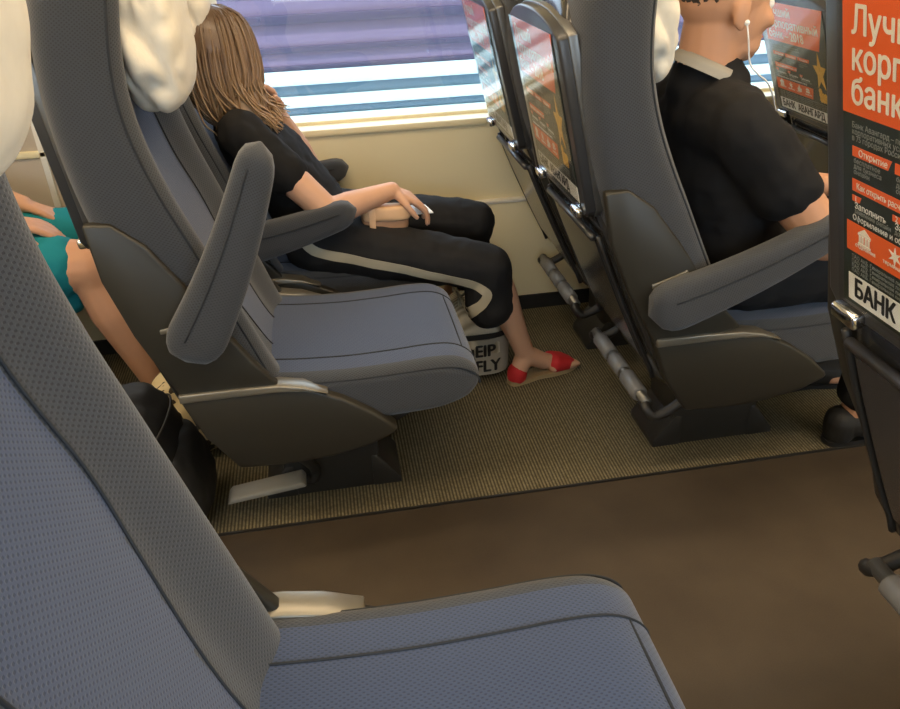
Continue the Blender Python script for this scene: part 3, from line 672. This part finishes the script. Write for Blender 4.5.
def shoe(e, ank, d, k, mat, sole, flatshoe=True):
    d = unit((d[0], d[1], 0)); l = V((-d.y, d.x, 0)); a = V(ank); o = V((a.x, a.y, 0))
    out = [(-.068, 0), (-.058, .024), (-.02, .030), (.04, .028), (.10, .040), (.15, .042), (.19, .030), (.212, .004), (.205, -.018), (.17, -.038), (.11, -.040), (.04, -.028), (-.02, -.030), (-.058, -.024)]
    pts = [o+(d*p.x+l*p.y)*k for p in catmull([(x, y, 0) for x, y in out], 4, True)]
    bm = bmesh.new()
    if flatshoe:
        bh = bmesh.new(); limb(bh, [(*(o-d*.032*k+V((0, 0, .040))), .035*k), (*(o-d*.034*k+V((0, 0, .026))), .034*k)])
        for s in (-1, 0, 1): limb(bm, [(*(o+d*.112*k+l*s*.016*k+V((0, 0, .038))), .032*k), (*(o+d*.15*k+l*s*.020*k+V((0, 0, .029))), .026*k), (*(o+d*.178*k+l*s*.012*k+V((0, 0, .022))), .018*k)])
    else:
        limb(bm, [(*(o-d*.03*k+V((0, 0, .07))), .042*k), (*(o-d*.03*k+V((0, 0, .04))), .040*k)])
        limb(bm, [(*(o+V((0, 0, .07))), .044*k), (*(o+d*.09*k+V((0, 0, .045))), .042*k), (*(o+d*.17*k+V((0, 0, .036))), .036*k)])
    up_ = [remesh('toe_cap' if flatshoe else 'upper', bm, mat, .004, 3)]
    if flatshoe: up_.append(remesh('heel_cup', bh, mat, .004, 3))
    bm = bmesh.new(); lo = [bm.verts.new(p+V((0, 0, .003))) for p in pts]; hi = [bm.verts.new(p+V((0, 0, .018))) for p in pts]; n = len(pts)
    bm.faces.new(lo[::-1]); bm.faces.new(hi)
    for i in range(n): bm.faces.new((lo[i], lo[(i+1) % n], hi[(i+1) % n], hi[i]))
    bmesh.ops.recalc_face_normals(bm, faces=bm.faces); sh = child(link('shoe', to_mesh('shoe', bm, sole, angle=40)), e)
    for q in up_: q.parent = sh
def torso(bm, pts, grow=0.0):
    # pts: (x,y,z, half depth, half width); fills between neighbours
    for a, b in zip(pts, pts[1:]):
        for i in range(4):
            t = i/4; q = [p+(r-p)*t for p, r in zip(a, b)]; ellipsoid(bm, q[:3], (q[3]+grow, q[4]+grow, .075+grow))
    q = pts[-1]; ellipsoid(bm, q[:3], (q[3]+grow, q[4]+grow, .06+grow))
def person(label, base, group=None):
    e = link('person', None); e.location = base; tag(e, label, 'person', group); return e
def lerp(a, b, t): return tuple(p+(q-p)*t for p, q in zip(a, b))
def wrinkle(sc, amp): return lambda c: amp*noise.noise(V((c.x*sc, c.y*sc*1.3, c.z*sc*.8)))+amp*.5*noise.noise(V((c.x*sc*2.3+7, c.y*sc*2, c.z*sc*2)))

# --- girl at the window
def build_girl():
    e = person('long-haired girl in black top and striped trousers leaning towards the window', (.15, 2.15, 0))
    T = [(-.045, 2.21, .545, .105, .165), (-.085, 2.21, .63, .092, .135), (-.150, 2.21, .73, .092, .138), (-.205, 2.205, .81, .070, .140)]
    shN, elN, wrN = (-.205, 2.065, .835), (-.005, 2.005, .625), (.172, 2.10, .640)
    shF, elF, wrF = (-.235, 2.365, .800), (-.055, 2.43, .640), (-.122, 2.335, .825)
    hipN, knN, anN = (-.05, 2.115, .510), (.425, 2.01, .420), (.548, 2.052, .095)
    hipF, knF, anF = (-.05, 2.30, .515), (.435, 2.275, .465), (.36, 2.40, .095)
    hc, hf, hu = V((-.235, 2.20, .992)), (.42, .90, -.10), (-.05, .12, 1)
    bm = bmesh.new(); torso(bm, T)
    limb(bm, [(-.185, 2.205, .84, .06), (-.205, 2.21, .90, .046), (-.215, 2.213, .97, .048)]); head(bm, hc, hf, hu, .97)
    for sh, el, wr in ((shN, elN, wrN), (shF, elF, wrF)):
        limb(bm, [(*sh, .048), (*lerp(sh, el, .5), .044), (*el, .037), (*lerp(el, wr, .3), .038), (*lerp(el, wr, .75), .029), (*wr, .024)])
    hand(bm, wrN, (.80, .18, -.46), (-.35, .1, -.93), -1, .92, (.30, .45, .35))
    hand(bm, wrF, (-.25, -.35, .85), (-.6, -.7, -.2), 1, .92, (.5, .7, .5))
    for h, kn, an in ((hipN, knN, anN), (hipF, knF, anF)):
        limb(bm, [(*h, .085), (*lerp(h, kn, .5), .066), (*kn, .052), (*lerp(kn, an, .3), .050), (*lerp(kn, an, .75), .034), (*an, .030)])
    foot(bm, anN, (.95, .30), .92); foot(bm, anF, (1, .05), .92)
    child(remesh('body', bm, M['skin'], .005, 3), e); face_parts(e, hc, hf, hu, .97)
    bm = bmesh.new(); torso(bm, T, .012)
    for sh, el, m_ in ((shN, elN, .5), (shF, elF, .3)): limb(bm, [(*lerp(T[-1][:3], sh, .6), .058), (*sh, .060), (*lerp(sh, el, .22), .061), (*lerp(sh, el, m_), .058)])
    child(remesh('t_shirt', bm, M['tee'], .007, 3, wrinkle(22, .005)), e)
    bm = bmesh.new(); ellipsoid(bm, (-.03, 2.205, .535), (.115, .175, .085))
    limb(bm, [(*hipN, .098), (*lerp(hipN, knN, .5), .079), (*knN, .066)]); limb(bm, [(*knN, .066), (.425, 2.02, .36, .072), (.428, 2.022, .298, .074)])
    limb(bm, [(*hipF, .098), (*lerp(hipF, knF, .5), .079), (*knF, .064), (.425, 2.315, .36, .064), (.405, 2.345, .27, .066)])
    tr = child(remesh('trousers', bm, M['trouser'], .007, 4, wrinkle(16, .006)), e)
    # pale satin stripe down the side seam
    me = tr.data; bv = bvhtree.BVHTree.FromPolygons([v.co[:] for v in me.vertices], [p.vertices[:] for p in me.polygons])
    path = catmull([(x, 1.9, z) for x, z in ((-.125, .595), (-.09, .55), (-.05, .512), (.03, .490), (.17, .452), (.28, .420), (.36, .396), (.395, .378), (.408, .360), (.395, .332), (.37, .302), (.355, .278))], 6)
    bm = bmesh.new(); rows = []
    for i, p in enumerate(path):
        t = (path[min(i+1, len(path)-1)]-path[max(i-1, 0)]).normalized(); nn = V((-t.z, 0, t.x)); row = []
        for s in (-.013, 0, .013):
            q = p+nn*s; hit, hn = bv.ray_cast(q, V((0, 1, 0)), 1)[:2]
            if hit is None: hit, hn = bv.find_nearest(V((q.x, 2.0, q.z)))[:2]
            row.append(bm.verts.new(hit+hn*.0025))
        rows.append(row)
    for a, b in zip(rows, rows[1:]):
        for k in range(2): bm.faces.new((a[k], a[k+1], b[k+1], b[k]))
    ext = bmesh.ops.extrude_face_region(bm, geom=list(bm.faces)); bmesh.ops.translate(bm, vec=(0, .002, 0), verts=[v for v in ext['geom'] if isinstance(v, bmesh.types.BMVert)])
    bmesh.ops.recalc_face_normals(bm, faces=bm.faces); o = link('side_stripe', to_mesh('side_stripe', bm, M['stripe'], True, 30), tr)
    shoe(e, anN, (.95, .30), .92, M['red'], M['sole']); shoe(e, anF, (1, .05), .92, M['red'], M['sole'])
    # hair: a full cap plus long strands hanging over the shoulder
    f, l, u, R = frame3(hf, hu); rnd = random.Random(3); bm = bmesh.new(); uvl = bm.loops.layers.uv.verify()
    nb = len(bm.faces)
    def cap(c, r):
        for fc in ellipsoid(bm, c, r, R, 24):
            for lp in fc.loops: lp[uvl].uv = (math.atan2(lp.vert.co.y-c.y, lp.vert.co.x-c.x)*3, min(1, (1.14-lp.vert.co.z)/.40))
    cap(hc+(f*-.024+u*.034), (.098, .087, .098)); cap(hc+(f*-.045-u*.04), (.070, .076, .10)); cap(V((-.235, 2.17, .91)), (.05, .055, .09)); cap(V((-.195, 2.135, .87)), (.05, .05, .075))
    for i in range(620):
        a = math.radians(rnd.uniform(52, 308)); dr = f*math.cos(a)+l*math.sin(a)
        j = V((rnd.gauss(0, 1), rnd.gauss(0, 1), rnd.gauss(0, 1)))*.004
        rr = rnd.uniform(.088, .098); root = hc+u*.128+f*rnd.uniform(-.05, .03)+dr*.012
        near = max(0, -dr.y)*.5+.5; g = rnd.random(); tip = V((-.265+.165*g, 2.12+.03*rnd.random()+.05*(1-near), .80+.03*rnd.random()+.04*abs(g-.5)))
        if dr.y > .35 and g > .5: tip = V((-.13+.04*rnd.random(), 2.26, .83+.03*rnd.random()))
        cp = hc-f*.014
        pts = [root, cp+dr*(rr*.78)+u*.092+j, cp+dr*(rr*1.0)+u*.025+j, cp+dr*rr-u*.055+j]
        pts += [pts[-1].lerp(tip, .45)+V((-.006, -.008, -.01))+j*1.5, pts[-1].lerp(tip, .75)+V((0, -.004, 0))+j*2, tip+j*2]
        P_ = catmull(pts, 3); n = len(P_); add_tube(bm, P_, [.0034*(1-.65*(k/(n-1))**2) for k in range(n)], 5, True, None, rnd.random())
    child(link('hair', to_mesh('hair', bm, M['hair'])), e)
    return e
build_girl()
# --- man in the aisle seat ahead
def build_man():
    e = person('man in black T-shirt with white earphone wire in the aisle seat', (1.2, 1.69, 0))
    T = [(.955, 1.69, .555, .125, .18), (.93, 1.69, .65, .12, .17), (.89, 1.69, .77, .112, .175), (.865, 1.69, .880, .09, .175)]
    shN, elN, wrN = (.858, 1.515, .895), (1.060, 1.452, .655), (1.28, 1.55, .65)
    shF, elF, wrF = (.858, 1.86, .895), (1.06, 1.875, .655), (1.28, 1.80, .65)
    hips = (((.97, 1.60, .535), (1.385, 1.56, .535), (1.33, 1.55, .10)), ((.97, 1.78, .535), (1.385, 1.82, .535), (1.33, 1.83, .10)))
    hc, hf, hu = V((.878, 1.69, 1.118)), (.98, .10, -.12), (.10, 0, 1)
    bm = bmesh.new(); torso(bm, T)
    limb(bm, [(.86, 1.69, .91, .085), (.850, 1.69, .985, .066), (.857, 1.69, 1.07, .066)]); head(bm, hc, hf, hu, 1.05)
    ellipsoid(bm, (.915, 1.69, 1.035), (.05, .055, .035))
    for sh, el, wr in ((shN, elN, wrN), (shF, elF, wrF)):
        limb(bm, [(*sh, .066), (*lerp(sh, el, .5), .057), (*el, .048), (*lerp(el, wr, .3), .049), (*lerp(el, wr, .75), .037), (*wr, .031)])
    hand(bm, wrN, (.95, .25, -.1), (.1, .6, -.8), -1, 1.05, (.35, .6, .4)); hand(bm, wrF, (.95, -.25, -.1), (.1, -.6, -.8), 1, 1.05, (.35, .6, .4))
    for h, kn, an in hips:
        limb(bm, [(*h, .095), (*lerp(h, kn, .5), .082), (*kn, .062), (*lerp(kn, an, .3), .060), (*lerp(kn, an, .75), .042), (*an, .036)]); foot(bm, an, (1, 0), 1.05)
    child(remesh('body', bm, M['skin2'], .006, 3), e); face_parts(e, hc, hf, hu, 1.05)
    bm = bmesh.new(); torso(bm, T, .014)
    limb(bm, [(.862, 1.69, .93, .095), (.856, 1.69, .968, .078)])
    for sh, el in ((shN, elN), (shF, elF)): limb(bm, [(*lerp(T[-1][:3], sh, .55), .092), (*sh, .074), (*lerp(sh, el, .25), .074), (*lerp(sh, el, .52), .073)])
    t = child(remesh('t_shirt', bm, M['tee'], .008, 4, wrinkle(15, .007)), e)
    R_ = Matrix.Rotation(.42, 3, 'Y'); pts = [V((.850, 1.69, .992))+R_ @ V((.078*math.cos(a), .080*math.sin(a), 0)) for a in [2*math.pi*i/40 for i in range(41)]]
    bm = bmesh.new(); vs = [[bm.verts.new(p+R_ @ V((0, 0, z))*1 - (p-V((.85, 1.69, .992)))*k) for z, k in ((-.016, -.06), (-.002, .0), (.012, .10), (.008, .16))] for p in pts[:-1]]
    for i in range(40):
        for k in range(3): bm.faces.new((vs[i][k], vs[(i+1) % 40][k], vs[(i+1) % 40][k+1], vs[i][k+1]))
    link('collar', to_mesh('collar', bm, plain('grey_collar', (.30, .285, .25), .8)), t)
    bm = bmesh.new(); ellipsoid(bm, (.98, 1.69, .545), (.14, .195, .10))
    for h, kn, an in hips: limb(bm, [(*h, .108), (*lerp(h, kn, .5), .096), (*kn, .078), (*lerp(kn, an, .4), .070), (*lerp(kn, an, .85), .062)])
    child(remesh('trousers', bm, M['trouser'], .008, 4, wrinkle(14, .006)), e)
    for h, kn, an in hips: shoe(e, an, (1, 0), 1.05, M['canvas'], M['black'], False)
    f, l, u, R = frame3(hf, hu); bm = bmesh.new(); ellipsoid(bm, hc+(f*-.024+u*.045)*1.05, (.102, .083, .092), R, 28); ellipsoid(bm, hc+(f*-.052+u*.022)*1.05, (.058, .068, .066), R, 24)
    child(remesh('hair', bm, M['brow'], .006, 2, wrinkle(120, .003)), e)
    ear = hc+(f*.0-l*.086-u*.028)*1.05
    bm = bmesh.new(); ellipsoid(bm, ear, (.006, .005, .006)); add_tube(bm, catmull([ear, ear+V((.006, -.004, -.03)), ear+V((.022, .004, -.08)), (.925, 1.600, .985), (.965, 1.615, .955), (1.02, 1.66, .88), (1.06, 1.68, .75), (1.10, 1.62, .68)], 6), .0019, 6)
    child(link('earphone', to_mesh('earphone', bm, M['wire'])), e)
    return e
build_man()
# --- passenger behind, only knee and teal clothing in view
def build_rear():
    e = person('passenger with bare knee and teal clothing at far left', (-.9, 2.2, 0))
    T = [(-1.08, 2.22, .545, .11, .165), (-1.11, 2.22, .64, .10, .145), (-1.155, 2.22, .74, .10, .150), (-1.20, 2.22, .83, .08, .15)]
    shN, elN, wrN = (-1.21, 2.06, .835), (-1.03, 2.00, .64), (-.835, 2.12, .640); shF, elF, wrF = (-1.21, 2.38, .835), (-1.03, 2.43, .64), (-.86, 2.32, .62)
    legs = (((-1.06, 2.13, .525), (-.665, 2.10, .505), (-.565, 2.10, .095)), ((-1.06, 2.31, .525), (-.66, 2.33, .51), (-.57, 2.34, .095)))
    hc, hf, hu = V((-1.20, 2.22, 1.03)), (1, -.05, -.1), (.1, 0, 1)
    bm = bmesh.new(); torso(bm, T); limb(bm, [(-1.2, 2.22, .85, .06), (-1.205, 2.22, .96, .05)]); head(bm, hc, hf, hu, .98)
    for sh, el, wr in ((shN, elN, wrN), (shF, elF, wrF)): limb(bm, [(*sh, .052), (*lerp(sh, el, .5), .047), (*el, .039), (*lerp(el, wr, .3), .040), (*lerp(el, wr, .75), .031), (*wr, .026)])
    hand(bm, wrN, (.9, .15, -.35), (-.2, .1, -.95), -1, .95, (.2, .4, .3)); hand(bm, wrF, (.9, -.15, -.35), (-.2, -.1, -.95), 1, .95, (.2, .4, .3))
    for h, kn, an in legs:
        limb(bm, [(*h, .088), (*lerp(h, kn, .5), .074), (*lerp(h, kn, .9), .072), (*kn, .070), (*lerp(kn, an, .12), .062), (*lerp(kn, an, .35), .066), (*lerp(kn, an, .75), .044), (*an, .033)]); foot(bm, an, (1, 0), .95)
    child(remesh('body', bm, M['skin2'], .006, 3), e); face_parts(e, hc, hf, hu, .98)
    bm = bmesh.new(); torso(bm, T, .014); ellipsoid(bm, (-1.06, 2.22, .54), (.12, .18, .09))
    for sh, el in ((shN, elN), (shF, elF)): limb(bm, [(*sh, .064), (*lerp(sh, el, .4), .060)])
    for h, kn, an in legs:
        a = lerp(h, kn, .80); limb(bm, [(*h, .10), (*lerp(h, kn, .4), .092), (*a, .086)]); limb(bm, [(a[0]-.01, a[1]+.02, a[2]-.02, .065), (a[0]-.01, a[1]+.03, a[2]-.11, .05)])
    child(remesh('teal_dress', bm, M['teal'], .008, 4, wrinkle(16, .006)), e)
    for h, kn, an in legs: shoe(e, an, (1, 0), .95, M['canvas'], M['black'], False)
    f, l, u, R = frame3(hf, hu); bm = bmesh.new(); ellipsoid(bm, hc+(f*-.026+u*.04), (.10, .084, .094), R, 28); ellipsoid(bm, hc+(f*-.06-u*.02), (.055, .07, .085), R, 24)
    child(remesh('hair', bm, M['brow'], .006, 2, wrinkle(90, .004)), e)
build_rear()

# ------------------------------------------------------------------ bags and purse
def superbox(name, c, r, mat, e1=3.2, e2=3.2, disp=0, parent=None, cuts=16, fn=None):
    bm = bmesh.new(); bmesh.ops.create_cube(bm, size=2); bmesh.ops.subdivide_edges(bm, edges=bm.edges, cuts=cuts, use_grid_fill=True)
    for v in bm.verts:
        p = v.co; q = p/((abs(p.x)**e1+abs(p.y)**e1+abs(p.z)**e2)**(1/e1))
        if fn: q = fn(q)
        co = V((q.x*r[0], q.y*r[1], q.z*r[2]))
        if disp: co += q*disp*noise.noise(co*24)
        v.co = co+V(c)
    return link(name, to_mesh(name, bm, mat), parent)
# peach clutch on the lap
pu = link('purse', None); pu.location = (.145, 2.085, .566); pu.rotation_euler = (math.radians(-8), math.radians(3), math.radians(5))
tag(pu, 'small peach leather purse lying on the girl\'s lap under her hand', 'purse')
superbox('body', (0, 0, 0), (.066, .028, .034), M['purse_d'], 5, 5, 0, pu)
superbox('flap', (.004, -.002, .018), (.068, .033, .021), M['purse'], 6, 4, .002, pu)
link('strap', to_mesh('strap', prism_bm([(-.052, .042), (-.032, .042), (-.030, -.030), (-.046, -.032)], -.037, -.031, .002), M['purse'], angle=40), pu)
b = tube('clasp', [(-.037, -.040, -.026), (-.037, -.034, -.026)], .005, M['strip'], pu, 12)
pg = link('folded_paper', to_mesh('folded_paper', prism_bm([(-.05, 0), (.05, 0), (.05, .004), (-.05, .004)], -.03, .03, .001), M['paper'], angle=40)); pg.location = (.232, 2.13, .566); pg.rotation_euler = (.1, .12, .3)
tag(pg, 'small pale paper under the girl\'s fingers beside the purse', 'paper')
# striped tote by the girl's ankle
to = link('tote_bag', None); to.location = (.405, 2.165, .004); tag(to, 'striped beige tote bag with black lettering beside red shoe', 'bag')
def tote_fn(q): return V((q.x*(1-.12*max(0, q.z)), q.y*(1-.25*max(0, q.z)), q.z))
superbox('body', (0, 0, .135), (.108, .092, .135), M['weave'], 3, 4, .006, to, fn=tote_fn)
def ringpts(z, k=1.012, a0=-200, a1=20, n=40):
    out = []
    for i in range(n+1):
        a = math.radians(a0+(a1-a0)*i/n); c, s = math.cos(a), math.sin(a); rr = (abs(c)**3+abs(s)**3)**(-1/3)
        out.append(V((.108*k*c*rr, .092*k*s*rr, z)))
    return out
bm = bmesh.new(); r0, r1 = ringpts(.148), ringpts(.166)
lo = [bm.verts.new(p) for p in r0]; hi = [bm.verts.new(p) for p in r1]
for i in range(40): bm.faces.new((lo[i], lo[i+1], hi[i+1], hi[i]))
ex = bmesh.ops.extrude_face_region(bm, geom=list(bm.faces)); bmesh.ops.scale(bm, vec=(.98, .98, 1), verts=[v for v in ex['geom'] if isinstance(v, bmesh.types.BMVert)])
bmesh.ops.recalc_face_normals(bm, faces=bm.faces)
link('black_band', to_mesh('black_band', bm, M['black'], angle=40), to)
bm = bmesh.new(); r0, r1 = ringpts(.02, 1.006), ringpts(.146, 1.006); lo = [bm.verts.new(p) for p in r0]; hi = [bm.verts.new(p) for p in r1]
for i in range(40): bm.faces.new((lo[i], lo[i+1], hi[i+1], hi[i]))
ex = bmesh.ops.extrude_face_region(bm, geom=list(bm.faces)); bmesh.ops.scale(bm, vec=(.98, .98, 1), verts=[v for v in ex['geom'] if isinstance(v, bmesh.types.BMVert)])
bmesh.ops.recalc_face_normals(bm, faces=bm.faces)
link('print_panel', to_mesh('print_panel', bm, plain('pale_canvas', (.34, .31, .25), .9), angle=40), to)
for s_, z, a0 in (('NEIP', .088, -118), ('FLY', .033, -97)):
    me = text_mesh(s_, .058, M['p_ink'], .002, .8).copy()
    for v in me.vertices:
        a = math.radians(a0)+v.co.x/.10; c, s = math.cos(a), math.sin(a); rr = (abs(c)**3+abs(s)**3)**(-1/3)
        v.co = V((.108*1.02*c*rr, .092*1.02*s*rr, z+v.co.y))
    link('lettering', me, to)
for s in (-1, 1): tube('handle', catmull([(-.05, s*.045, .24), (-.045, s*.05, .285), (0, s*.052, .30), (.045, s*.05, .285), (.05, s*.045, .24)], 6), .006, M['weave'], to)
# black backpack on the floor behind the empty seat
bp_ = link('backpack', None); bp_.location = (-.475, 1.60, .004); bp_.rotation_euler = (0, math.radians(-14), 0); tag(bp_, 'black backpack on the floor behind the empty aisle seat', 'backpack')
superbox('body', (0, 0, .185), (.12, .15, .183), M['canvas'], 3.2, 2.8, .01, bp_)
superbox('front_pocket', (.085, 0, .13), (.055, .12, .10), M['canvas'], 3.5, 3, .006, bp_)
tube('handle', catmull([(-.03, -.04, .355), (-.03, -.03, .385), (-.03, .03, .385), (-.03, .04, .355)], 5), .007, M['canvas'], bp_)
tube('zip', [(.06*math.cos(a)+.07, -.125*math.sin(a)*1.0, .27+.03*math.cos(a)) for a in [math.pi*(i/20-.5) for i in range(21)]], .003, M['dark'], bp_, 6)
# patterned bag lying under the empty seat
pb = link('patterned_bag', None); pb.location = (-.44, 1.93, .004); tag(pb, 'beige bag with dark pattern on the floor behind the black backpack', 'bag')
superbox('body', (0, 0, .115), (.12, .10, .115), M['pattern'], 3, 3, .012, pb)
tube('handle', catmull([(-.05, 0, .21), (-.03, 0, .26), (.03, 0, .26), (.05, 0, .21)], 5), .008, M['pattern'], pb)
